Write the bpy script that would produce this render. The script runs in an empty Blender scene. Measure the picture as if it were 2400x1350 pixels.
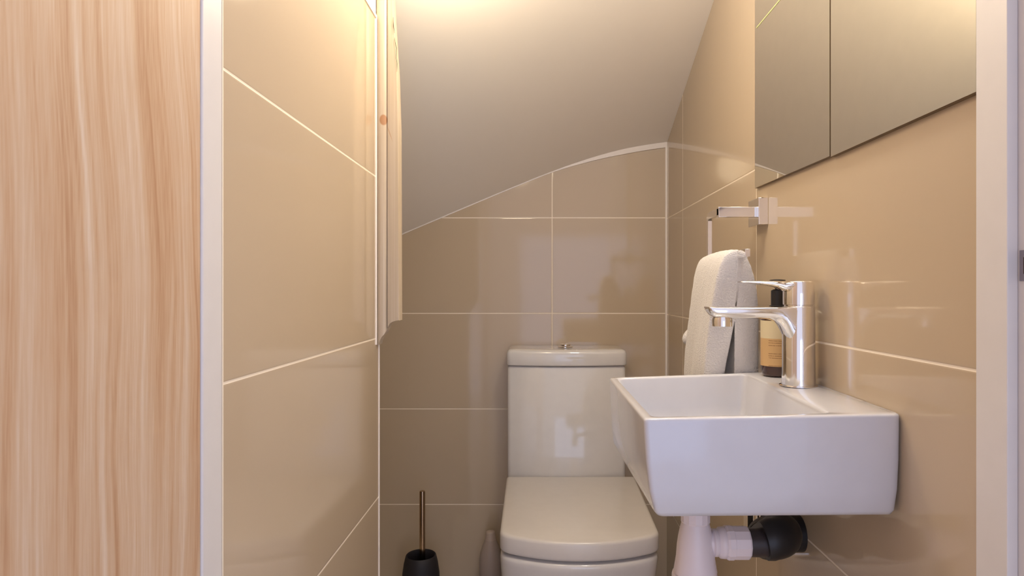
import bpy, bmesh, math, random
from mathutils import Vector, noise
random.seed(4)
PI = math.pi
SC = bpy.context.scene
COL = SC.collection
E = 0.98                                   # eye height above the floor

# ---------------------------------------------------------------- camera
cam_d = bpy.data.cameras.new('camera'); cam = bpy.data.objects.new('camera', cam_d); COL.objects.link(cam)
cam.location = (0, 0, E); cam.rotation_euler = (PI/2, 0, 0)
cam_d.sensor_width = 36; cam_d.lens = 22.5; cam_d.shift_x = -59/2400; cam_d.shift_y = 6/2400
cam_d.clip_start = 0.02
SC.camera = cam

# ---------------------------------------------------------------- world and lights
SC.view_settings.view_transform = 'Standard'; SC.view_settings.look = 'None'
SC.view_settings.gamma = 1.0; SC.view_settings.exposure = 0.07
wd = bpy.data.worlds.new('hall_daylight'); SC.world = wd; wd.use_nodes = True
bg = wd.node_tree.nodes['Background']; bg.inputs[0].default_value = (0.78, 0.76, 0.92, 1); bg.inputs[1].default_value = 1.05

def light(name, kind, loc, power, color, size=0.05, sy=None, rot=(0, 0, 0)):
    d = bpy.data.lights.new(name, kind); d.energy = power; d.color = color
    if kind == 'AREA':
        d.shape = 'RECTANGLE'; d.size = size; d.size_y = sy or size
    else:
        d.shadow_soft_size = size
    o = bpy.data.objects.new(name, d); COL.objects.link(o); o.location = loc; o.rotation_euler = rot
    return o
light('wall_lamp_light', 'POINT', (-0.09, 1.07, E+0.565), 3.9, (1.0, 0.81, 0.55), 0.07)
light('ceiling_lamp_light', 'POINT', (0.25, 0.86, E+0.775), 8.6, (1.0, 0.94, 0.84), 0.06)
light('hall_window_light', 'AREA', (0.35, -1.9, E-0.3), 7, (0.40, 0.58, 1.0), 1.0, 1.6, (PI/2, 0, 0))

# ---------------------------------------------------------------- helpers
def W(x, d, h): return Vector((x, d, E+h))
def finish(bm, angle=38):
    bmesh.ops.remove_doubles(bm, verts=bm.verts, dist=1e-6)
    bmesh.ops.recalc_face_normals(bm, faces=bm.faces)
    for f in bm.faces: f.smooth = True
    for e in bm.edges:
        if len(e.link_faces) == 2: e.smooth = e.calc_face_angle(0) < math.radians(angle)
def obj(name, bm, mat, parent=None, angle=38, bevel=0, seg=3, sub=0):
    finish(bm, angle)
    me = bpy.data.meshes.new(name); bm.to_mesh(me); bm.free()
    o = bpy.data.objects.new(name, me); COL.objects.link(o)
    if mat: me.materials.append(mat)
    if parent:
        o.parent = parent; o.matrix_parent_inverse = parent.matrix_world.inverted()
        # parents are empties / meshes placed by location only
        o.matrix_parent_inverse.translation = -world_loc(parent)
    if bevel:
        m = o.modifiers.new('bevel', 'BEVEL'); m.width = bevel; m.segments = seg; m.limit_method = 'ANGLE'
        m.angle_limit = math.radians(35); m.harden_normals = False
        for p in me.polygons: p.use_smooth = True
    if sub:
        m = o.modifiers.new('sub', 'SUBSURF'); m.levels = sub; m.render_levels = sub
    return o
def world_loc(o):
    v = Vector(o.location)
    return v
def tag(o, label, cat, group=None):
    o['label'] = label; o['category'] = cat
    if group: o['group'] = group
    return o
def thing(name, loc, label, cat, group=None):
    o = bpy.data.objects.new(name, None); COL.objects.link(o); o.location = loc; o.empty_display_size = 0.05
    return tag(o, label, cat, group)
def struct(name, bm, mat, **k):
    o = obj(name, bm, mat, **k); o['kind'] = 'structure'; return o
def box(bm, a, b):
    x0, y0, z0 = a; x1, y1, z1 = b
    v = [bm.verts.new(p) for p in ((x0,y0,z0),(x1,y0,z0),(x1,y1,z0),(x0,y1,z0),(x0,y0,z1),(x1,y0,z1),(x1,y1,z1),(x0,y1,z1))]
    for f in ((0,3,2,1),(4,5,6,7),(0,1,5,4),(1,2,6,5),(2,3,7,6),(3,0,4,7)): bm.faces.new([v[i] for i in f])
def boxbm(a, b):
    bm = bmesh.new(); box(bm, a, b); return bm
def loft(bm, loops, cap0=True, cap1=True, closed=True):
    rows = [[bm.verts.new(p) for p in l] for l in loops]
    n = len(rows[0])
    for a, b in zip(rows, rows[1:]):
        for i in range(n if closed else n-1):
            j = (i+1) % n
            bm.faces.new((a[i], a[j], b[j], b[i]))
    if cap0: bm.faces.new(rows[0][::-1])
    if cap1: bm.faces.new(rows[-1])
    return rows
def lathe(bm, prof, c=(0,0,0), axis='z', n=40, cap0=True, cap1=True):
    loops = []
    for r, t in prof:
        l = []
        for i in range(n):
            a = 2*PI*i/n; u, v = r*math.cos(a), r*math.sin(a)
            if axis == 'z': p = (c[0]+u, c[1]+v, c[2]+t)
            elif axis == 'x': p = (c[0]+t, c[1]+u, c[2]+v)
            else: p = (c[0]+u, c[1]+t, c[2]+v)
            l.append(p)
        loops.append(l)
    loft(bm, loops, cap0, cap1)
def tube(bm, pts, r, n=16, caps=True):
    pts = [Vector(p) for p in pts]; loops = []
    rs = r if isinstance(r, (list, tuple)) else [r]*len(pts)
    up = None
    for i, p in enumerate(pts):
        t = (pts[min(i+1, len(pts)-1)] - pts[max(i-1, 0)]).normalized()
        if up is None:
            up = Vector((0, 0, 1)) if abs(t.z) < .9 else Vector((1, 0, 0))
        s = t.cross(up).normalized(); up = s.cross(t).normalized()
        loops.append([p + s*math.cos(2*PI*k/n)*rs[i] + up*math.sin(2*PI*k/n)*rs[i] for k in range(n)])
    loft(bm, loops, caps, caps)
def bez(p0, p1, p2, p3, n=12):
    p0, p1, p2, p3 = map(Vector, (p0, p1, p2, p3)); out = []
    for i in range(n+1):
        t = i/n; s = 1-t
        out.append(p0*s**3 + p1*3*s*s*t + p2*3*s*t*t + p3*t**3)
    return out
def rquad(cs, r, n=6):
    """rounded quad: four (x,y) corners, corner radius r -> list of (x,y)"""
    out = []
    rs = r if isinstance(r, (list, tuple)) else [r]*4
    for i in range(4):
        p = Vector(cs[i]); a = Vector(cs[i-1]); b = Vector(cs[(i+1) % 4])
        da = (a-p).normalized(); db = (b-p).normalized(); R = rs[i]
        p0 = p+da*R; p1 = p+db*R
        for k in range(n+1):
            t = k/n; out.append(p0*(1-t)**2 + p*2*t*(1-t) + p1*t*t)
    return out
def chaikin(p, n=2):
    for _ in range(n):
        q = []
        for i in range(len(p)):
            a, b = Vector(p[i]), Vector(p[(i+1) % len(p)])
            q += [a*.75+b*.25, a*.25+b*.75]
        p = q
    return p
def prism(bm, pts, z0, z1, inset_bottom=None):
    loft(bm, [[(p[0], p[1], z0) for p in pts], [(p[0], p[1], z1) for p in pts]])

# ---------------------------------------------------------------- materials
def mat(name, col, rough=0.5, metal=0, spec=0.5, coat=0, bump=None, sheen=0):
    m = bpy.data.materials.new(name); m.use_nodes = True
    nt = m.node_tree; b = nt.nodes['Principled BSDF']
    b.inputs['Base Color'].default_value = (*col, 1); b.inputs['Roughness'].default_value = rough
    b.inputs['Metallic'].default_value = metal; b.inputs['Specular IOR Level'].default_value = spec
    b.inputs['Coat Weight'].default_value = coat; b.inputs['Coat Roughness'].default_value = 0.06
    b.inputs['Sheen Weight'].default_value = sheen
    tc = nt.nodes.new('ShaderNodeNewGeometry')
    nz = nt.nodes.new('ShaderNodeTexNoise'); nt.links.new(tc.outputs['Position'], nz.inputs['Vector'])
    sc, st, var = bump or (40, 0.0, 0.03)
    nz.inputs['Scale'].default_value = sc; nz.inputs['Detail'].default_value = 4
    mx = nt.nodes.new('ShaderNodeMix'); mx.data_type = 'RGBA'
    mx.inputs[6].default_value = (*[c*(1-var) for c in col], 1); mx.inputs[7].default_value = (*[min(1, c*(1+var)) for c in col], 1)
    nt.links.new(nz.outputs['Fac'], mx.inputs[0]); nt.links.new(mx.outputs[2], b.inputs['Base Color'])
    if st:
        bp = nt.nodes.new('ShaderNodeBump'); bp.inputs['Strength'].default_value = st; bp.inputs['Distance'].default_value = 0.002
        nt.links.new(nz.outputs['Fac'], bp.inputs['Height']); nt.links.new(bp.outputs[0], b.inputs['Normal'])
    return m

class N:
    """tiny node helper"""
    def __init__(s, m): s.nt = m.node_tree; s.b = s.nt.nodes['Principled BSDF']
    def m(s, op, a, b=None, c=None):
        n = s.nt.nodes.new('ShaderNodeMath'); n.operation = op
        for i, v in enumerate((a, b, c)):
            if v is None: continue
            if isinstance(v, (int, float)): n.inputs[i].default_value = v
            else: s.nt.links.new(v, n.inputs[i])
        return n.outputs[0]
    def mix(s, f, a, b):
        n = s.nt.nodes.new('ShaderNodeMix'); n.data_type = 'RGBA'
        for i, v in ((0, f), (6, a), (7, b)):
            if isinstance(v, tuple): n.inputs[i].default_value = (*v, 1)
            elif isinstance(v, (int, float)): n.inputs[i].default_value = v
            else: s.nt.links.new(v, n.inputs[i])
        return n.outputs[2]
    def pos(s):
        g = s.nt.nodes.new('ShaderNodeNewGeometry'); x = s.nt.nodes.new('ShaderNodeSeparateXYZ')
        s.nt.links.new(g.outputs['Position'], x.inputs[0]); return g.outputs['Position'], x.outputs
    def noise(s, vec, scale, detail=4, dist=0, rough=.5):
        n = s.nt.nodes.new('ShaderNodeTexNoise')
        s.nt.links.new(vec, n.inputs['Vector'])
        n.inputs['Scale'].default_value = scale; n.inputs['Detail'].default_value = detail; n.inputs['Distortion'].default_value = dist
        n.inputs['Roughness'].default_value = rough
        return n.outputs['Fac']
    def vec(s, x, y, z):
        n = s.nt.nodes.new('ShaderNodeCombineXYZ')
        for i, v in enumerate((x, y, z)):
            if isinstance(v, (int, float)): n.inputs[i].default_value = v
            else: s.nt.links.new(v, n.inputs[i])
        return n.outputs[0]
    def ramp(s, f, stops):
        n = s.nt.nodes.new('ShaderNodeValToRGB'); s.nt.links.new(f, n.inputs[0]); cr = n.color_ramp
        cr.elements[0].position, cr.elements[0].color = stops[0][0], (*stops[0][1], 1)
        cr.elements[1].position, cr.elements[1].color = stops[-1][0], (*stops[-1][1], 1)
        for p, c in stops[1:-1]:
            e = cr.elements.new(p); e.color = (*c, 1)
        return n.outputs[0]

TILE = (0.515, 0.412, 0.295); GROUT = (0.86, 0.76, 0.62)
def tile_mat(name, axis, u0, z0, up=0.6, zp=0.3, w=0.0028, rough=0.075, top=None):
    m = bpy.data.materials.new(name); m.use_nodes = True; n = N(m)
    p, s = n.pos()
    def joint(c, o, pitch):
        t = n.m('DIVIDE', n.m('SUBTRACT', c, o), pitch)
        f = n.m('FRACT', n.m('ADD', t, 100.5))
        return n.m('MULTIPLY', n.m('ABSOLUTE', n.m('SUBTRACT', f, 0.5)), pitch)
    jz = joint(s[2], z0, zp)
    if top: jz = n.m('ADD', jz, n.m('GREATER_THAN', s[2], top))       # the top course is cut from full-height tiles
    d = n.m('MINIMUM', joint(s[axis], u0, up), jz)
    mask = n.m('LESS_THAN', d, w/2)
    var = n.noise(p, 2.5, 3)
    col = n.mix(var, tuple(c*.965 for c in TILE), tuple(c*1.035 for c in TILE))
    n.nt.links.new(n.mix(mask, col, GROUT), n.b.inputs['Base Color'])
    n.nt.links.new(n.m('ADD', n.m('MULTIPLY', mask, 0.5), rough), n.b.inputs['Roughness'])
    hgt = n.m('MINIMUM', n.m('DIVIDE', d, w), 1.0)
    bp = n.nt.nodes.new('ShaderNodeBump'); bp.inputs['Strength'].default_value = 0.35; bp.inputs['Distance'].default_value = 0.001
    wav = n.m('ADD', hgt, n.m('MULTIPLY', n.noise(p, 9, 2), 0.35))
    n.nt.links.new(wav, bp.inputs['Height']); n.nt.links.new(bp.outputs[0], n.b.inputs['Normal'])
    n.b.inputs['Specular IOR Level'].default_value = 0.5
    return m
M_BACK = tile_mat('glazed tile back', 0, 0.047, E-0.0715)
M_RIGHT = tile_mat('glazed tile right', 1, 1.788, E-0.0745, top=E+0.40)
M_LEFT = tile_mat('glazed tile left', 1, 0.6085, E-0.0887)
M_PLASTER = mat('cream plaster', (0.93, 0.88, 0.80), 0.5, bump=(5, 0.12, 0.015))
M_BEAD = mat('white edge bead', (0.86, 0.79, 0.72), 0.3)
M_JAMB = mat('white gloss paint', (0.69, 0.665, 0.66), 0.35)
M_HALL = mat('hall plaster', (0.6, 0.58, 0.56), 0.7)
M_FLOOR = mat('floor tile', (0.80, 0.75, 0.68), 0.3)
M_CER = mat('white ceramic', (0.70, 0.675, 0.65), 0.08, coat=0.4)
M_BASIN = mat('white basin ceramic', (0.60, 0.60, 0.635), 0.10, coat=0.3)
M_SEAT = mat('white seat plastic', (0.68, 0.645, 0.61), 0.22)
M_CHROME = mat('chrome', (0.86, 0.84, 0.82), 0.07, 1)
M_BLACK = mat('black rubber', (0.012, 0.011, 0.012), 0.45)
M_HOLD = mat('matt black silicone', (0.018, 0.015, 0.017), 0.6)
M_PVC = mat('white pvc', (0.80, 0.72, 0.74), 0.3)
M_TOWEL = mat('white terry', (0.72, 0.69, 0.66), 0.95, spec=0.1, bump=(420, 0.9, 0.05), sheen=0.4)
M_GLASS = mat('dark brown bottle', (0.055, 0.018, 0.010), 0.12, coat=0.5)
M_BOTTLE = mat('frosted grey plastic', (0.42, 0.34, 0.29), 0.4)
M_MIRROR = mat('mirror glass', (0.88, 0.85, 0.745), 0.015, 1)
M_MEDGE = mat('mirror edge', (0.16, 0.10, 0.045), 0.4)
M_GREEN = mat('pale green glass edge', (0.62, 0.66, 0.30), 0.15)
M_DARK = mat('dark gap', (0.05, 0.03, 0.02), 0.9)

# oak door veneer
M_OAK = bpy.data.materials.new('oak veneer'); M_OAK.use_nodes = True; n = N(M_OAK)
p, s = n.pos()
warp = n.noise(n.vec(n.m('MULTIPLY', s[1], 3.0), 0.3, n.m('MULTIPLY', s[2], 1.5)), 1.3, 2)
yy = n.m('ADD', s[1], n.m('MULTIPLY', n.m('SUBTRACT', warp, 0.5), 0.11))
g1 = n.noise(n.vec(n.m('MULTIPLY', yy, 60), 0.0, n.m('MULTIPLY', s[2], 1.3)), 1.0, 3, 0.3)
g2 = n.noise(n.vec(n.m('MULTIPLY', yy, 260), 4.0, n.m('MULTIPLY', s[2], 3.0)), 1.0, 3)
g3 = n.noise(n.vec(n.m('MULTIPLY', s[1], 500), 9.0, n.m('MULTIPLY', s[2], 26)), 1.0, 2)
f = n.m('ADD', n.m('MULTIPLY', g1, 0.56), n.m('ADD', n.m('MULTIPLY', g2, 0.27), n.m('MULTIPLY', g3, 0.17)))
c = n.ramp(f, [(0.34, (0.42, 0.235, 0.125)), (0.45, (0.525, 0.345, 0.215)), (0.54, (0.575, 0.42, 0.295)), (0.66, (0.65, 0.53, 0.43))])
n.nt.links.new(c, n.b.inputs['Base Color']); n.b.inputs['Roughness'].default_value = 0.5
# pine moulding with one knot
M_PINE = bpy.data.materials.new('pine'); M_PINE.use_nodes = True; n = N(M_PINE)
p, s = n.pos()
g = n.noise(n.vec(n.m('MULTIPLY', s[0], 260), n.m('MULTIPLY', s[1], 120), n.m('MULTIPLY', s[2], 4)), 1.0, 3, 0.4)
base = n.ramp(g, [(0.3, (0.50, 0.40, 0.28)), (0.7, (0.57, 0.475, 0.36))])
kx = n.m('DIVIDE', n.m('SUBTRACT', s[0], -0.2850), 0.0075); kz = n.m('DIVIDE', n.m('SUBTRACT', s[2], E+0.3165), 0.0105)
kr = n.m('SQRT', n.m('ADD', n.m('MULTIPLY', kx, kx), n.m('MULTIPLY', kz, kz)))
kf = n.m('SUBTRACT', 1.0, n.m('SMOOTH_MIN', n.m('MULTIPLY', n.m('MAXIMUM', n.m('SUBTRACT', kr, 0.8), 0.0), 4.0), 1.0, 0.05))
tx = n.m('DIVIDE', n.m('SUBTRACT', n.m('SUBTRACT', s[0], -0.2740), n.m('MULTIPLY', n.m('SUBTRACT', s[2], E+0.293), -0.35)), 0.0014)
tz = n.m('DIVIDE', n.m('SUBTRACT', s[2], E+0.293), 0.018)
tf = n.m('MAXIMUM', n.m('SUBTRACT', 0.55, n.m('MULTIPLY', n.m('ADD', n.m('MULTIPLY', tx, tx), n.m('MULTIPLY', tz, tz)), 0.5)), 0.0)
n.nt.links.new(n.mix(n.m('MAXIMUM', kf, tf), base, (0.40, 0.21, 0.10)), n.b.inputs['Base Color']); n.b.inputs['Roughness'].default_value = 0.4
# bottle label
M_LABEL = bpy.data.materials.new('bottle label'); M_LABEL.use_nodes = True; n = N(M_LABEL)
p, s = n.pos(); zl = n.m('SUBTRACT', s[2], E)
def hz(y): return (681-y)/1500.0
base = n.mix(n.m('GREATER_THAN', zl, hz(793)), (0.62, 0.40, 0.185), (0.72, 0.62, 0.40))
brk = n.m('GREATER_THAN', n.noise(n.vec(n.m('MULTIPLY', s[0], 900), 0.0, n.m('MULTIPLY', s[2], 300)), 1.0, 2), 0.40)
tot = None
for y in (798, 803, 809, 828, 833, 838, 856):
    k = n.m('LESS_THAN', n.m('ABSOLUTE', n.m('SUBTRACT', zl, hz(y))), 0.0005)
    tot = k if tot is None else n.m('MAXIMUM', tot, k)
inx = n.m('MULTIPLY', n.m('GREATER_THAN', s[0], 0.3600), n.m('LESS_THAN', s[0], 0.3780))
n.nt.links.new(n.mix(n.m('MULTIPLY', n.m('MULTIPLY', tot, brk), inx), base, (0.30, 0.16, 0.06)), n.b.inputs['Base Color'])
n.b.inputs['Roughness'].default_value = 0.55

# ---------------------------------------------------------------- room shell
XR, XL, XLL, DB, DF = 0.407, -0.299, -0.95, 2.01, 0.608
H0 = [(-1.1, -0.14), (-0.95, -0.065), (-0.7, 0.055), (-0.43, 0.175), (-0.30, 0.23), (-0.12, 0.306), (0.047, 0.374), (0.145, 0.407), (0.236, 0.433), (0.33, 0.452), (0.47, 0.470)]
def h0(x):
    for (a, ha), (b, hb) in zip(H0, H0[1:]):
        if x <= b: return ha + (hb-ha)*(x-a)/(b-a)
    return H0[-1][1]
def hs(x):
    return sum(h0(x+d) for d in (-.05, -.025, 0, .025, .05))/5
def ceil_h(x, d):
    k = 0.385 + 0.03*max(0, min(1, (0.2-x)/0.5))
    return hs(x) + k*(DB-d)
def grid_solid(xs, ys, fn, thick):
    bm = bmesh.new(); lo, hi = [], []
    for x in xs:
        lo.append([bm.verts.new((x, y, E+fn(x, y))) for y in ys]); hi.append([bm.verts.new((x, y, E+fn(x, y)+thick)) for y in ys])
    for i in range(len(xs)-1):
        for j in range(len(ys)-1):
            bm.faces.new((lo[i][j], lo[i][j+1], lo[i+1][j+1], lo[i+1][j])); bm.faces.new((hi[i][j], hi[i+1][j], hi[i+1][j+1], hi[i][j+1]))
    for i in range(len(xs)-1):
        bm.faces.new((lo[i][0], lo[i+1][0], hi[i+1][0], hi[i][0])); bm.faces.new((lo[i][-1], hi[i][-1], hi[i+1][-1], lo[i+1][-1]))
    for j in range(len(ys)-1):
        bm.faces.new((lo[0][j], hi[0][j], hi[0][j+1], lo[0][j+1])); bm.faces.new((lo[-1][j], lo[-1][j+1], hi[-1][j+1], hi[-1][j]))
    return bm
xs = [-1.0 + i*(1.0+XR)/48 for i in range(49)]; ys = [DF-0.005 + i*(DB-DF+0.005)/30 for i in range(31)]
struct('ceiling', grid_solid(xs, ys, ceil_h, 0.05), M_PLASTER)
struct('floor', boxbm((-1.1, -2.2, -0.05), (1.6, DB+0.1, 0)), M_FLOOR)
struct('wall_back', boxbm((-1.05, DB, 0), (XR, DB+0.08, E+0.62)), M_BACK)
struct('wall_right', boxbm((XR, 0.583, 0), (XR+0.08, DB+0.08, E+1.2)), M_RIGHT)
TT = 0.507
struct('wall_left', boxbm((XL-0.10, DF, 0), (XL, 1.21, E+TT)), M_LEFT)
struct('wall_left_upper', boxbm((XL-0.10, DF, E+TT), (XL-0.001, 1.212, E+1.25)), M_PLASTER)
struct('wall_left_rear', boxbm((XLL-0.1, DF, 0), (XLL, DB, E+1.0)), M_LEFT)
struct('wall_front', boxbm((XLL-0.1, DF-0.1, 0), (XL-0.10, DF, E+1.3)), M_HALL)
struct('wall_front_upper', boxbm((XL-0.10, DF-0.1, E+1.03), (XR+0.08, DF, E+1.35)), M_HALL)
struct('wall_front_right', boxbm((XR+0.08, DF-0.1, 0), (1.6, DF, E+1.35)), M_HALL)

# white beads: corner of back and right wall, end of left wall, plaster line under the ceiling
struct('trim_1', boxbm((XR-0.005, DB-0.005, E-0.30), (XR, DB, E+h0(XR)-0.004)), M_BEAD)
bm = bmesh.new(); lathe(bm, [(0.0022, 0), (0.0022, E-0.1005)], (XL-0.0004, 1.2082, 0), n=16); lathe(bm, [(0.0028, E-0.1003), (0.0028, E+TT)], (XL-0.0005, 1.186, 0), n=16)
struct('trim_2', bm, M_BEAD)
bm = bmesh.new(); loops = []
for i in range(49):
    x = xs[i]
    if x < -0.9: continue
    t = 0.002 + 0.0105*max(0, min(1, (x-0.05)/0.22))
    if x > XR-0.0001: x = XR
    z = ceil_h(x, DB)+0.004; dp = 0.002 + t*0.5
    loops.append([W(x, DB, z), W(x, DB-dp, z), W(x, DB-dp*0.5, z-t-0.004), W(x, DB, z-t-0.0045)])
loft(bm, loops); struct('trim_3', bm, M_BEAD)
bm = bmesh.new(); box(bm, (XL-0.006, DF, E+TT-0.003), (XL+0.002, 1.207, E+TT+0.003)); struct('trim_4', bm, M_BEAD)

# door frame
struct('trim_5', boxbm((XL-0.046, 0.572, 0), (XL, 0.6079, E+1.03)), M_JAMB, bevel=0.002)
struct('trim_6', boxbm((0.3995, 0.544, 0), (0.4089, 0.5829, E+1.03)), M_JAMB, bevel=0.0008)
struct('trim_7', boxbm((0.4090, 0.49, 0), (XR+0.045, 0.5829, E+1.03)), M_JAMB)
bm = boxbm((0.4078, 0.515, E+0.008), (0.4091, 0.5415, E+0.034))
sp = obj('strike_plate', bm, mat('grey steel', (0.30, 0.27, 0.30), 0.35, 0.8), bevel=0.0005)
tag(sp, 'grey metal strike plate set in the white door frame at the right edge', 'strike plate')
bm = boxbm((0.4075, 0.520, E+0.014), (0.4080, 0.5365, E+0.028)); obj('latch_hole', bm, M_DARK, sp)

# oak door leaf standing open, hinged at the left jamb
door = thing('door_1', (-0.302, 0.568, 0), 'pale oak veneered door leaf standing open at the left', 'door'); door['kind'] = 'structure'
bm = bmesh.new()
v0, v1 = Vector((-0.3005, 0.5712)), Vector((-0.3140, -0.16)); nn = Vector((-0.036, 0))
pts = [v0, v0+nn, v1+nn, v1]
prism(bm, pts, 0.008, E+1.0); obj('leaf', bm, M_OAK, door, bevel=0.001)

# ---------------------------------------------------------------- pine moulding on the end of the left wall
s_ = 1500/1.19
def px(x): return (x-1259)/s_
def pz(y): return (681-y)/s_
cols = [(881.5, 0.0, 803), (884, 0.0035, 806.5), (888, 0.0055, 808), (891, 0.0062, 799), (896, 0.0062, 789), (901, 0.0052, 784), (906, 0.0030, 774), (908, 0.0010, 770), (909, 0.0042, 768), (915, 0.0048, 757.5), (921, 0.0050, 754), (929, 0.0050, 751.5), (935, 0.0050, 750.5), (936.5, 0.0030, 751)]
bm = bmesh.new(); fr, bk = [], []
for x, o, yb in cols:
    X = px(x); top = E + min(ceil_h(X, 1.2)+0.02, 0.60); lean = max(0, x-909)/27.0
    lv = [(X, E+pz(yb)), (X-lean*0.0012, E+pz(300)), (X-lean*0.0044, E+pz(170)), (X-lean*0.0112, E+pz(40)), (X-lean*0.0150, top)]
    fr.append([bm.verts.new((xx, 1.192-o, z)) for xx, z in lv]); bk.append([bm.verts.new((xx, 1.214, z)) for xx, z in lv])
for i in range(len(cols)-1):
    for j in range(4):
        bm.faces.new((fr[i][j], fr[i+1][j], fr[i+1][j+1], fr[i][j+1])); bm.faces.new((bk[i][j], bk[i][j+1], bk[i+1][j+1], bk[i+1][j]))
    bm.faces.new((fr[i][0], bk[i][0], bk[i+1][0], fr[i+1][0])); bm.faces.new((fr[i][4], fr[i+1][4], bk[i+1][4], bk[i][4]))
for j in range(4):
    bm.faces.new((fr[0][j], fr[0][j+1], bk[0][j+1], bk[0][j])); bm.faces.new((fr[-1][j], bk[-1][j], bk[-1][j+1], fr[-1][j+1]))
pine = obj('wooden_moulding', bm, M_PINE, angle=50)
tag(pine, 'pale pine moulding with one brown knot, fixed to the end of the left tiled wall', 'moulding')
bm = bmesh.new()
def cp(x, y, d=1.1855): return W((x-1259)*d/1500, d, (681-y)*d/1500)
tube(bm, [cp(921.5, 40), cp(922.5, 62), cp(924.5, 78)], [0.0002, 0.0006, 0.0002], 6)
tube(bm, [cp(925, 88), cp(926.5, 102), cp(929, 112), cp(928.5, 135), cp(930.5, 150), cp(930, 168)], [0.0002, 0.0005, 0.0005, 0.0004, 0.0005, 0.0002], 6)
obj('crack', bm, M_DARK, pine)['label'] = 'thin dark crack along the edge of the moulding'

# ---------------------------------------------------------------- toilet
tc = 0.090
toilet = thing('toilet', (tc, 1.7, 0), 'white close-coupled toilet with its lid down against the back wall', 'toilet')
def dshape(xa, xb, back, corner, mid, r=0.022, n=24, rb=0.004, fb=None):
    c = (xa+xb)/2; w = (xb-xa)/2; pts = []
    xaf, xbf = fb if fb else (xa, xb)
    cf = (xaf+xbf)/2; wf = (xbf-xaf)/2
    pts += [Vector((xa, back)), Vector((xb, back))]
    def fy(x): return mid + (corner-mid)*abs((x-cf)/wf)**2.1
    # right side down to the rounded corner
    p = Vector((xbf, corner)); a = Vector((xb, back)); da = (a-p).normalized()
    def arc(p, p0, p1): return [p0*(1-t)**2+p*2*t*(1-t)+p1*t*t for t in [k/7 for k in range(8)]]
    pts += arc(p, p+da*r, Vector((xbf-r, fy(xbf-r))))
    for k in range(1, n): 
        x = xbf-r - (2*wf-2*r)*k/n; pts.append(Vector((x, fy(x))))
    p = Vector((xaf, corner)); a = Vector((xa, back)); da = (a-p).normalized()
    pts += arc(p, Vector((xaf+r, fy(xaf+r))), p+da*r)
    return pts
def layered(bm, layers):
    loft(bm, [[(p[0], p[1], E+h) for p in pts] for pts, h in layers])
# pan
pan = [dshape(-0.083, 0.271, 2.005, 1.417, 1.366, 0.026), dshape(-0.081, 0.269, 2.005, 1.43, 1.380, 0.035), dshape(-0.072, 0.257, 2.005, 1.47, 1.43, 0.05), dshape(-0.058, 0.243, 2.005, 1.52, 1.47, 0.06), dshape(-0.055, 0.240, 2.005, 1.53, 1.48, 0.06)]
bm = bmesh.new(); layered(bm, [(pan[4], -E), (pan[3], -0.93), (pan[2], -0.80), (pan[1], -0.66), (dshape(-0.083, 0.271, 2.005, 1.418, 1.367, 0.027), -0.605), (pan[0], -0.596), (dshape(-0.082, 0.270, 2.005, 1.418, 1.367, 0.026), -0.5900), (dshape(-0.079, 0.267, 2.005, 1.421, 1.370, 0.026), -0.587)])
obj('pan', bm, M_CER, toilet, angle=60)
bm = bmesh.new(); layered(bm, [(dshape(-0.062, 0.248, 1.84, 1.452, 1.405, 0.02), -0.5868), (dshape(-0.062, 0.248, 1.84, 1.452, 1.405, 0.02), -0.5802)])
obj('seat', bm, M_SEAT, toilet)
bm = bmesh.new()
def lidl(i): return dshape(-0.0885+i, 0.2830-i, 1.850, 1.418+i, 1.366+i, 0.024, fb=(-0.0835+i, 0.2725-i))
layered(bm, [(lidl(0.003), -0.580), (lidl(0.0005), -0.5775), (lidl(0), -0.574), (lidl(0), -0.546), (lidl(0.001), -0.5425), (lidl(0.0035), -0.5397), (lidl(0.008), -0.5386)])
obj('lid', bm, M_SEAT, toilet, angle=50)
# cistern
def cis(i, fd=1.853): return dshape(-0.0870+i, 0.2590-i, 2.005, fd+0.020, fd+i, 0.012)
bm = bmesh.new(); layered(bm, [(cis(0.002), -0.60), (cis(0.0), -0.56), (cis(0.0), -0.2235), (cis(0.003), -0.2205)])
obj('cistern', bm, M_CER, toilet, angle=50)
def cl(i): return dshape(-0.0895+i, 0.2620-i, 2.006, 1.866+i, 1.846+i, 0.014)
bm = bmesh.new(); layered(bm, [(cl(0.004), -0.2190), (cl(0.001), -0.2180), (cl(0), -0.2150), (cl(0), -0.184), (cl(0.002), -0.178), (cl(0.006), -0.1740), (cl(0.012), -0.1722), (cl(0.03), -0.1716)])
obj('cistern_lid', bm, M_CER, toilet, angle=60)
bm = bmesh.new(); lathe(bm, [(0.023, -0.1716), (0.023, -0.1695), (0.021, -0.1680), (0.017, -0.1680)], (0.0845, 1.915, E+0.002), n=32)
fb = obj('flush_button', bm, M_CHROME, toilet)
bm = bmesh.new(); lathe(bm, [(0.0165, -0.1682), (0.0160, -0.1650), (0.012, -0.1630), (0.002, -0.1612)], (0.0845, 1.915, E+0.004), n=32)
obj('button_half', bm, M_CHROME, fb)

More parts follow.
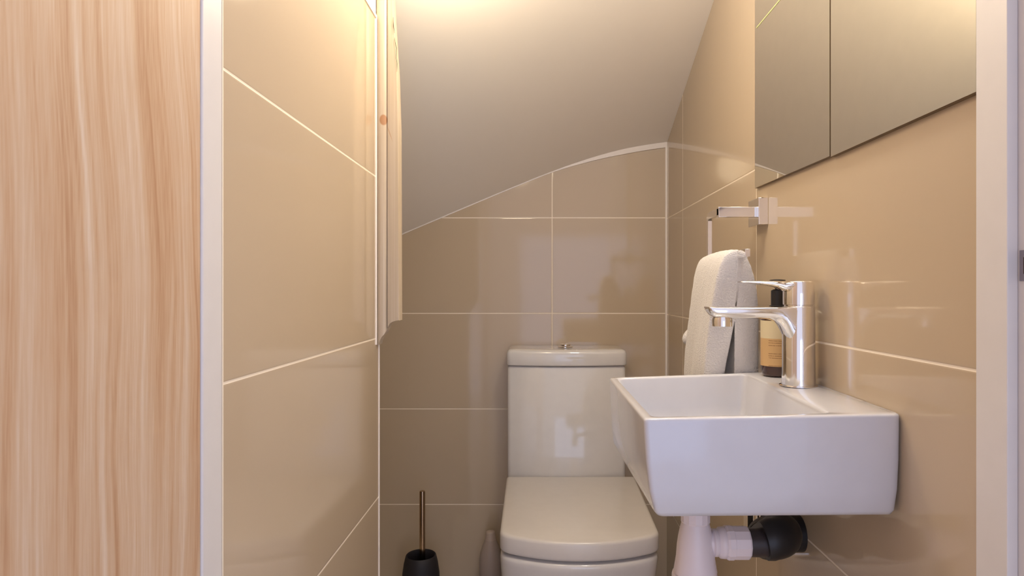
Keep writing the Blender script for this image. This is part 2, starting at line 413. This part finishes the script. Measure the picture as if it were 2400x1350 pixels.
# ---------------------------------------------------------------- toilet brush and floor bottle
BX, BD = -0.336, 1.85
brush = thing('toilet_brush', (BX, BD, 0), 'toilet brush with slim metal handle in a round matt black holder on the floor', 'toilet brush')
top = -0.763
bm = bmesh.new()
lathe(bm, [(0.040, -E), (0.046, -E+0.003), (0.052, -E+0.05), (0.0545, -E+0.11), (0.053, -E+0.165), (0.0485, -E+0.195), (0.0435, top-0.002), (0.0415, top), (0.0395, top-0.002), (0.040, top-0.02), (0.045, top-0.06), (0.045, top-0.12), (0.02, top-0.15)], (BX, BD, E), n=48)
obj('holder', bm, M_HOLD, brush, angle=60)
bm = bmesh.new(); lathe(bm, [(0.0055, -0.87), (0.0082, -0.86), (0.0082, -0.583), (0.0076, -0.5795), (0.005, -0.5785)], (BX+0.004, BD, E), n=24)
obj('handle', bm, mat('brushed bronze steel', (0.50, 0.36, 0.24), 0.22, 1), brush, angle=50)
bm = bmesh.new(); lathe(bm, [(0.012, -0.93), (0.024, -0.925), (0.027, -0.90), (0.024, -0.872), (0.008, -0.862)], (BX+0.004, BD, E), n=24)
obj('brush_head', bm, M_HOLD, brush)
btl = thing('cleaner_bottle', (-0.1405, 1.93, 0), 'frosted pale grey plastic bottle on the floor between the toilet and the back wall', 'bottle')
bm = bmesh.new(); lathe(bm, [(0.028, -E), (0.033, -E+0.004), (0.034, -0.90), (0.034, -0.81), (0.031, -0.79), (0.024, -0.768), (0.019, -0.755), (0.017, -0.750)], (-0.1405, 1.93, E), n=40)
obj('bottle_body', bm, M_BOTTLE, btl, angle=60)
bm = bmesh.new(); lathe(bm, [(0.0175, -0.752), (0.0165, -0.748), (0.0140, -0.730), (0.013, -0.727), (0.011, -0.7255)], (-0.1405, 1.93, E), n=32)
obj('cap', bm, mat('pale cap', (0.50, 0.40, 0.33), 0.4), btl, angle=60)

# ---------------------------------------------------------------- basin
basin = thing('washbasin', (0.30, 0.88, E-0.25), 'white rectangular wall-hung washbasin on the right wall', 'washbasin')
FL, FR, BR, BL = (0.1180, 0.705), (0.4065, 0.711), (0.4065, 1.056), (0.1185, 1.056)
ZT = {0: -0.1415, 1: -0.1375, 2: -0.1330, 3: -0.1435}
def ztop(x, y):
    u = (x-0.118)/0.2885; v = (y-0.708)/0.348
    return (ZT[0]*(1-u)+ZT[1]*u)*(1-v) + (ZT[3]*(1-u)+ZT[2]*u)*v
def ring(cs, r, dz, absz=None, blend=0):
    out = []
    for q in rquad(cs, r, 6):
        z = ztop(q[0], q[1]) - dz if absz is None else absz
        out.append((q[0], q[1], E+z))
    return out
def quad(l, r_, f, b, bl=None):
    """insets from the outer rectangle: left, right, front, back ; bl = extra inset of the back left corner"""
    e = bl or (0, 0)
    return [(FL[0]+l, FL[1]+f), (FR[0]-r_, FR[1]+f), (BR[0]-r_, BR[1]-b), (BL[0]+l+e[0], BL[1]-b-e[1])]
RC = [0.006, 0.012, 0.008, 0.010]
loops = [ring(quad(0.024, 0.012, 0.016, 0.022, (-.010, 0)), 0.008, 0, -0.2535),
         ring(quad(0.0165, 0.006, 0.008, 0.014, (-.009, 0)), 0.008, 0, -0.2515),
         ring(quad(0.0125, 0.0035, 0.0035, 0.010, (-.007, 0)), RC, 0, -0.246),
         ring(quad(0.0065, 0.0015, 0.001, 0.006, (-.004, 0)), RC, 0, -0.222),
         ring(quad(0.0025, 0.0005, 0, 0.003, (-.001, 0)), RC, 0, -0.188),
         ring(quad(0.0005, 0, 0, 0.001), RC, 0.016),
         ring(quad(0, 0, 0, 0), RC, 0.005), ring(quad(0, 0, 0, 0), RC, 0.0025),
         ring(quad(0.0008, 0.0008, 0.0008, 0.0008), RC, 0.0008), ring(quad(0.0025, 0.0025, 0.0025, 0.0025), RC, 0)]
rim_in = [(FL[0]+0.0115, FL[1]+0.0125), (0.3310, FR[1]+0.0125), (0.3420, BR[1]-0.012), (BL[0]+0.0115, BL[1]-0.012)]
def inner(i, z=None, dz=0):
    q = [(rim_in[0][0]+i, rim_in[0][1]+i), (rim_in[1][0]-i, rim_in[1][1]+i), (rim_in[2][0]-i, rim_in[2][1]-i), (rim_in[3][0]+i, rim_in[3][1]-i)]
    return ring(q, 0.012, dz, z)
loops += [inner(-0.0020), inner(0.0, dz=0.0012), inner(0.0012, dz=0.004), inner(0.006, dz=0.05), inner(0.014, z=-0.222), inner(0.028, z=-0.231), inner(0.06, z=-0.234)]
bm = bmesh.new(); loft(bm, loops)
obj('bowl', bm, M_BASIN, basin, angle=50)
bm = bmesh.new(); lathe(bm, [(0.021, -0.2345), (0.021, -0.2322), (0.018, -0.231), (0.006, -0.2305)], (0.228, 0.88, E), n=32)
obj('waste', bm, M_CHROME, basin)

# ---------------------------------------------------------------- basin tap
TX, TD = 0.3735, 0.915
tap = thing('basin_tap', (TX, TD, E-0.134), 'polished chrome mixer tap with flat lever standing on the washbasin', 'tap')
zb = ztop(TX, TD)
bm = bmesh.new(); lathe(bm, [(0.0262, zb), (0.0262, zb+0.0010), (0.0240, zb+0.0018)], (TX, TD, E), n=48)
obj('base_ring', bm, M_CHROME, tap)
# body plus spout: one casting, lofted along X from the tip to the column, then the column itself
bm = bmesh.new(); lathe(bm, [(0.0232, zb+0.0012), (0.0225, zb+0.02), (0.0222, -0.0235), (0.0217, -0.0226), (0.015, -0.0224)], (TX, TD, E), n=56)
obj('body', bm, M_CHROME, tap, angle=60)
def sect(x, w, t, b, k=2.6, n=28):
    """cross section in the (y,z) plane: flat top at t, rounded belly down to b"""
    out = []
    for i in range(n):
        a = 2*PI*i/n; cy, sy = math.cos(a), math.sin(a)
        e = 2/k; y = math.copysign(abs(cy)**e, cy)*w/2
        if sy >= 0: z = t - (1-abs(sy)**(2/7))*min(0.006, (t-b)*.35)
        else: z = (t-min(0.006, (t-b)*.35)) - abs(sy)**(2/2.4)*((t-b)-min(0.006, (t-b)*.35))
        out.append((x, TD+y, E+z))
    return out
T = -0.0227
secs = [(0.2420, 0.026, T-0.0003, T-0.0030), (0.2435, 0.029, T, T-0.0070), (0.2470, 0.031, T, T-0.0125), (0.2530, 0.033, T, T-0.0165), (0.262, 0.0345, T, T-0.0172), (0.275, 0.035, T, T-0.0176), (0.295, 0.036, T, T-0.0174), (0.315, 0.037, T, T-0.0170),
        (0.328, 0.038, T, T-0.0178), (0.337, 0.039, T, T-0.0205), (0.344, 0.040, T, T-0.026), (0.350, 0.0405, T, T-0.036), (0.355, 0.0405, T, T-0.050), (0.361, 0.040, T, T-0.066), (0.368, 0.040, T, T-0.080)]
bm = bmesh.new(); loft(bm, [sect(*q) for q in secs])
obj('spout', bm, M_CHROME, tap, angle=60)
bm = bmesh.new(); lathe(bm, [(0.0125, -0.0515), (0.0138, -0.0508), (0.0140, -0.0415), (0.0125, -0.037)], (0.2645, TD, E), n=32)
ae = obj('aerator', bm, M_CHROME, tap)
bm = bmesh.new(); lathe(bm, [(0.0195, -0.0228), (0.0195, -0.0208), (0.0213, -0.0200), (0.0215, -0.016), (0.0215, 0.0115), (0.0208, 0.0128), (0.018, 0.0134), (0.002, 0.0136)], (TX+0.0003, TD, E), n=56)
lev = obj('lever', bm, M_CHROME, tap, angle=50)
def lsec(x, w, t, b, n=24):
    out = []; c = (t+b)/2; hgt = (t-b)/2
    for i in range(n):
        a = 2*PI*i/n; cy, sy = math.cos(a), math.sin(a)
        out.append((x, TD+math.copysign(abs(cy)**.7, cy)*w/2, E+c+math.copysign(abs(sy)**.8, sy)*hgt))
    return out
bm = bmesh.new()
loft(bm, [lsec(*q) for q in [(0.2885, 0.016, 0.0128, 0.0118), (0.2900, 0.019, 0.0134, 0.0112), (0.300, 0.022, 0.0140, 0.0102), (0.315, 0.025, 0.0142, 0.0086), (0.330, 0.028, 0.0141, 0.0066), (0.340, 0.030, 0.0140, 0.0046), (0.346, 0.031, 0.0139, 0.0020), (0.350, 0.032, 0.0138, -0.0010), (0.356, 0.034, 0.0137, 0.0005), (0.366, 0.036, 0.0136, 0.004)]])
obj('lever_blade', bm, M_CHROME, lev, angle=60)

# ---------------------------------------------------------------- soap bottle
SX, SD, SR = 0.3800, 1.012, 0.0252
soap = thing('soap_bottle', (SX, SD, E-0.135), 'dark brown soap bottle with a kraft and cream label behind the tap', 'soap bottle')
zs = ztop(SX, SD)
bm = bmesh.new(); lathe(bm, [(0.019, zs), (0.0222, zs+0.0012), (0.0235, zs+0.004), (SR-0.0004, zs+0.018), (SR, zs+0.022), (SR, -0.046), (0.0240, -0.040), (0.020, -0.034), (0.012, -0.0285), (0.0095, -0.026)], (SX, SD, E), n=48)
obj('bottle_body', bm, M_GLASS, soap, angle=60)
bm = bmesh.new(); n_ = 40; a0, a1 = math.radians(135), math.radians(290)   # label wraps the left front
lo, hi = [], []
R = SR+0.0004
for i in range(n_+1):
    a = a0+(a1-a0)*i/n_
    lo.append((SX+R*math.cos(a), SD+R*math.sin(a), E+zs+0.0165)); hi.append((SX+R*math.cos(a), SD+R*math.sin(a), E-0.047))
RI = SR-0.0004
lo2 = [(SX+(x-SX)*RI/R, SD+(y-SD)*RI/R, z) for x, y, z in lo]; hi2 = [(SX+(x-SX)*RI/R, SD+(y-SD)*RI/R, z) for x, y, z in hi]
loft(bm, [[lo[i], hi[i], hi2[i], lo2[i]] for i in range(n_+1)])
obj('label', bm, M_LABEL, soap, angle=50)
bm = bmesh.new(); lathe(bm, [(0.0115, -0.0275), (0.0125, -0.0265), (0.0125, -0.024), (0.0098, -0.0232), (0.0098, 0.000), (0.006, 0.002), (0.004, 0.002), (0.004, 0.010), (0.0118, 0.0115), (0.0125, 0.014), (0.0118, 0.0168), (0.004, 0.0178)], (SX, SD, E), n=32)
obj('pump', bm, M_BLACK, soap, angle=50)

# ---------------------------------------------------------------- towel holder and towel
hold = thing('towel_holder', (0.39, 1.155, E+0.14), 'square chrome towel holder with open arm on the right wall', 'towel holder')
bm = boxbm((0.390, 1.127, E+0.1165), (XR, 1.182, E+0.1640)); obj('wall_plate', bm, M_CHROME, hold, bevel=0.0008)
bm = boxbm((0.3225, 1.138, E+0.1305), (0.3905, 1.150, E+0.1490)); obj('arm', bm, M_CHROME, hold, bevel=0.0008)
def flatbar(bm, pts, w, t):
    """square bar swept in the Y-Z plane at constant X"""
    loops = []
    P = [Vector(p) for p in pts]
    for i, p in enumerate(P):
        tg = (P[min(i+1, len(P)-1)]-P[max(i-1, 0)]).normalized(); nr = Vector((0, -tg.z, tg.y))
        loops.append([p+Vector((w/2, 0, 0))+nr*t/2, p+Vector((w/2, 0, 0))-nr*t/2, p-Vector((w/2, 0, 0))-nr*t/2, p-Vector((w/2, 0, 0))+nr*t/2])
    loft(bm, loops)
BXX = 0.3265
path = [W(BXX, 1.1385, .1405), W(BXX, 1.200, .1405)] + [W(BXX, 1.205+0.010*math.sin(a), .1305+0.010*math.cos(a)) for a in [k*PI/12 for k in range(0, 7)]] + [W(BXX, 1.215, 0.075)] + [W(BXX, 1.205+0.010*math.cos(a), .066-0.010*math.sin(a)+0.0025) for a in [k*PI/12 for k in range(0, 7)]] + [W(BXX, 1.19, .0585), W(BXX, 0.992, .0585)]
bm = bmesh.new(); flatbar(bm, path, 0.0080, 0.0125); obj('towel_bar', bm, M_CHROME, hold, angle=30, bevel=0.0005)

def towel_profile(t):
    """closed outline in (x,h) at depth fraction t (0 near, 1 far): over the bar, two hanging lobes"""
    w = math.sin(t*PI)
    ol = [(.311, .0630+.003*w), (.300, .056), (.2935, .035), (.288, .0), (.283, -.05), (.277, -.11), (.273, -.165), (.274, -.178), (.283, -.182), (.297, -.180)]
    il = [(.3050, -.172), (.3075, -.12), (.3125, -.06), (.3175, -.01), (.3208, .028), (.3220, .048)]
    tp = [(.3222, .0600), (.3318, .0600)]
    ir = [(.3330, .046), (.3328, .028), (.3305, -.01), (.3275, -.06), (.3245, -.12), (.3235, -.172)]
    orr = [(.333, -.181), (.352, -.183), (.366, -.178), (.370, -.165), (.369, -.11), (.365, -.05), (.3595, -.005), (.353, .022), (.347, .039), (.3395, .053)]
    top = [(.332, .0640+.003*w), (.321, .0665+.003*w)]
    return ol+il+tp+ir+orr+top
def near_d(h, left):  # near edge leans back lower down so it clears the basin
    return 1.026 + 0.038*max(0, min(1, (0.06-h)/0.19))
loops = []
K = 22
for k in range(K+1):
    t = k/K; l = []
    sh = 0.0
    endr = min(1.0, math.sqrt(max(0, 1-(1-min(t, 1-t)/0.07)**2)) if min(t, 1-t) < 0.07 else 1)
    pr = towel_profile(t); cx = .3265
    for (x, h) in pr:
        nd = near_d(h, x < cx); fd = 1.196
        y = nd+(fd-nd)*t
        sx = -0.0045*math.sin(t*9+h*12)*max(0, (.05-h))*4 if x < cx else 0.003*math.sin(t*7+h*9)*max(0, .05-h)*3
        fl = noise.noise(Vector((x*90, y*60, h*45)))*0.0013
        xx = x + sx*0.8 + fl
        if h < 0.045 and abs(x-cx) > 0.012: pass
        l.append(W(xx, y, h+fl))
    loops.append(l)
bm = bmesh.new(); loft(bm, loops)
towel = obj('hand_towel', bm, M_TOWEL, bevel=0, sub=2)
towel.modifiers['sub'].levels = 2
tx = bpy.data.textures.new('terry', 'CLOUDS'); tx.noise_scale = 0.004
dm = towel.modifiers.new('fluff', 'DISPLACE'); dm.texture = tx; dm.strength = 0.0016; dm.texture_coords = 'GLOBAL'
tag(towel, 'fluffy white hand towel hanging over the chrome bar behind the tap', 'towel')
bm = bmesh.new(); bmesh.ops.create_uvsphere(bm, u_segments=28, v_segments=18, radius=1)
for v in bm.verts:
    c = v.co.copy(); v.co = W(0.2940+c.x*0.021-c.z*0.0, 1.203+c.y*0.016, -0.083+c.z*0.0170+c.x*0.0085) + Vector((0.0008, 0, 0.0008))*noise.noise(c*4)
obj('folded_corner', bm, M_TOWEL, towel)

# ---------------------------------------------------------------- mirrors
def mirror(name, d0, d1, z0a, z0b, z1, label):
    """bottom edge from (d0,z0a) to (d1,z0b)"""
    r = thing(name, (0.40, (d0+d1)/2, E+0.45), label, 'mirror', 'frameless mirrors on the right wall')
    xa, xb = 0.4005, XR
    bm = bmesh.new()
    v = [bm.verts.new(p) for p in (W(xa+.001, d0, z0a), W(xa+.001, d1, z0b), W(xa+.001, d1, z1), W(xa+.001, d0, z1), W(xb, d0, z0a), W(xb, d1, z0b), W(xb, d1, z1), W(xb, d0, z1))]
    for f in ((0,3,2,1),(4,5,6,7),(0,1,5,4),(1,2,6,5),(2,3,7,6),(3,0,4,7)): bm.faces.new([v[i] for i in f])
    obj('edge', bm, M_MEDGE, r)
    bm = bmesh.new(); e = 0.0006; xc = xa+.0009
    v = [bm.verts.new(p) for p in (W(xa, d0+e, z0a+e*.5), W(xa, d1-e, z0b+e*.5), W(xa, d1-e, z1-e), W(xa, d0+e, z1-e), W(xc, d0+e, z0a+e*.5), W(xc, d1-e, z0b+e*.5), W(xc, d1-e, z1-e), W(xc, d0+e, z1-e))]
    for f in ((0,3,2,1),(4,5,6,7),(0,1,5,4),(1,2,6,5),(2,3,7,6),(3,0,4,7)): bm.faces.new([v[i] for i in f])
    obj('glass', bm, M_MIRROR, r)
    return r
far_mirror = mirror('wall_mirror', 0.8760, 1.1780, 0.1838, 0.1880, 0.66, 'frameless mirror panel on the right wall above the towel holder, farther of the two')
mirror('wall_mirror', 0.5835, 0.8735, 0.1812, 0.1822, 0.66, 'frameless mirror panel on the right wall beside the door frame, nearer of the two')

obj('glass_edge', boxbm((0.3998, 0.885, E+0.4785), (0.4006, 1.168, E+0.4805)), M_GREEN, far_mirror)['label'] = 'pale green glass edge line'

# ---------------------------------------------------------------- pipes under the basin
TRX, TRD = 0.2175, 0.880
trap = thing('bottle_trap', (TRX, TRD, E-0.40), 'white plastic bottle trap with black rubber elbow beneath the washbasin', 'drain trap')
bm = bmesh.new(); lathe(bm, [(0.0295, -0.47), (0.0315, -0.462), (0.0310, -0.392), (0.0300, -0.388)], (TRX-0.001, TRD, E), n=40)
obj('cup', bm, M_PVC, trap, angle=50)
bm = bmesh.new(); lathe(bm, [(0.0285, -0.3875), (0.0292, -0.384), (0.0262, -0.366), (0.0250, -0.350), (0.0232, -0.338), (0.0205, -0.325), (0.0170, -0.314), (0.0165, -0.2536)], (TRX, TRD, E), n=40)
obj('trap_body', bm, M_PVC, trap, angle=60)
bm = bmesh.new(); lathe(bm, [(0.0190, -0.318), (0.0200, -0.316), (0.0200, -0.280), (0.022, -0.276), (0.022, -0.256), (0.0205, -0.2545)], (TRX, TRD, E), n=14)
obj('top_nut', bm, M_PVC, trap, angle=20)
HZ = -0.3465
bm = bmesh.new(); lathe(bm, [(0.0155, 0.0), (0.0155, 0.022), (0.0185, 0.024), (0.0185, 0.029), (0.0175, 0.030), (0.0205, 0.033), (0.0212, 0.039), (0.0200, 0.041)], (TRX, TRD, E+HZ), 'x', 40)
obj('outlet_branch', bm, M_PVC, trap, angle=50)
bm = bmesh.new(); lathe(bm, [(0.0215, 0.040), (0.0230, 0.043), (0.0230, 0.0500), (0.0222, 0.0505), (0.0222, 0.070), (0.0212, 0.072)], (TRX, TRD, E+HZ), 'x', 12)
obj('outlet_nut', bm, M_PVC, trap, angle=20)
bm = bmesh.new(); tube(bm, [W(TRX+0.071, TRD, HZ), W(TRX+0.100, TRD, HZ), W(TRX+0.115, TRD, HZ)], 0.0188, 32); obj('black_pipe', bm, mat('black plastic', (0.035, 0.026, 0.027), 0.4), trap)['label'] = 'black plastic pipe'
def hb(d): return -0.3415 - 0.034*min(1, max(0, (d-0.905)/0.055))
pts = [W(0.311, TRD, HZ+0.002), W(0.317, TRD, HZ+0.003)] + [W(0.317+0.0275*math.sin(a), TRD+0.0275*(1-math.cos(a)), hb(TRD+0.0275*(1-math.cos(a)))) for a in [k*PI/16 for k in range(1, 9)]] + [W(0.3445, 0.935, hb(.935))] + [W(0.3725-0.028*math.cos(a), 0.962+0.028*math.sin(a), -0.3755) for a in [k*PI/16 for k in range(0, 9)]] + [W(0.4069, 0.990, -0.3755)]
bm = bmesh.new(); tube(bm, pts, [0.0255, 0.0272]+[0.0275]*(len(pts)-2), 32)
obj('rubber_elbow', bm, M_BLACK, trap, angle=50)['label'] = 'black rubber elbow'
hose = []
for i, (hx, hd) in enumerate(((0.3400, 1.028), (0.3610, 1.028))):
    t = thing('supply_hose', W(hx, hd, -0.27), ['chrome supply hose under the washbasin, left of its twin beside the white trap nut', 'chrome supply hose under the washbasin, right one above the black elbow'][i], 'hose', 'supply hoses under the washbasin')
    bm = bmesh.new(); tube(bm, [W(hx, hd, -0.2538), W(hx, hd, -0.345)], 0.0055, 12); obj('tail', bm, M_CHROME, t)
    bm = bmesh.new(); lathe(bm, [(0.006, -0.338), (0.0085, -0.341), (0.0085, -0.388), (0.006, -0.390)], (hx, hd, E), n=6 if i == 0 else 16); obj('hose_nut', bm, M_CHROME, t)
    bm = bmesh.new(); tube(bm, [W(hx, hd, -0.389), W(hx, hd, -0.405)]+bez(W(hx, hd, -0.41), W(hx, hd, -0.425), W(hx, hd+0.02, -0.43), W(hx+0.012, hd+0.04-0.020*i, -0.43), 8)[1:]+[W(0.4069, hd+0.045-0.025*i, -0.43)], 0.0055, 12)
    obj('braided_tube', bm, M_CHROME, t, angle=60)
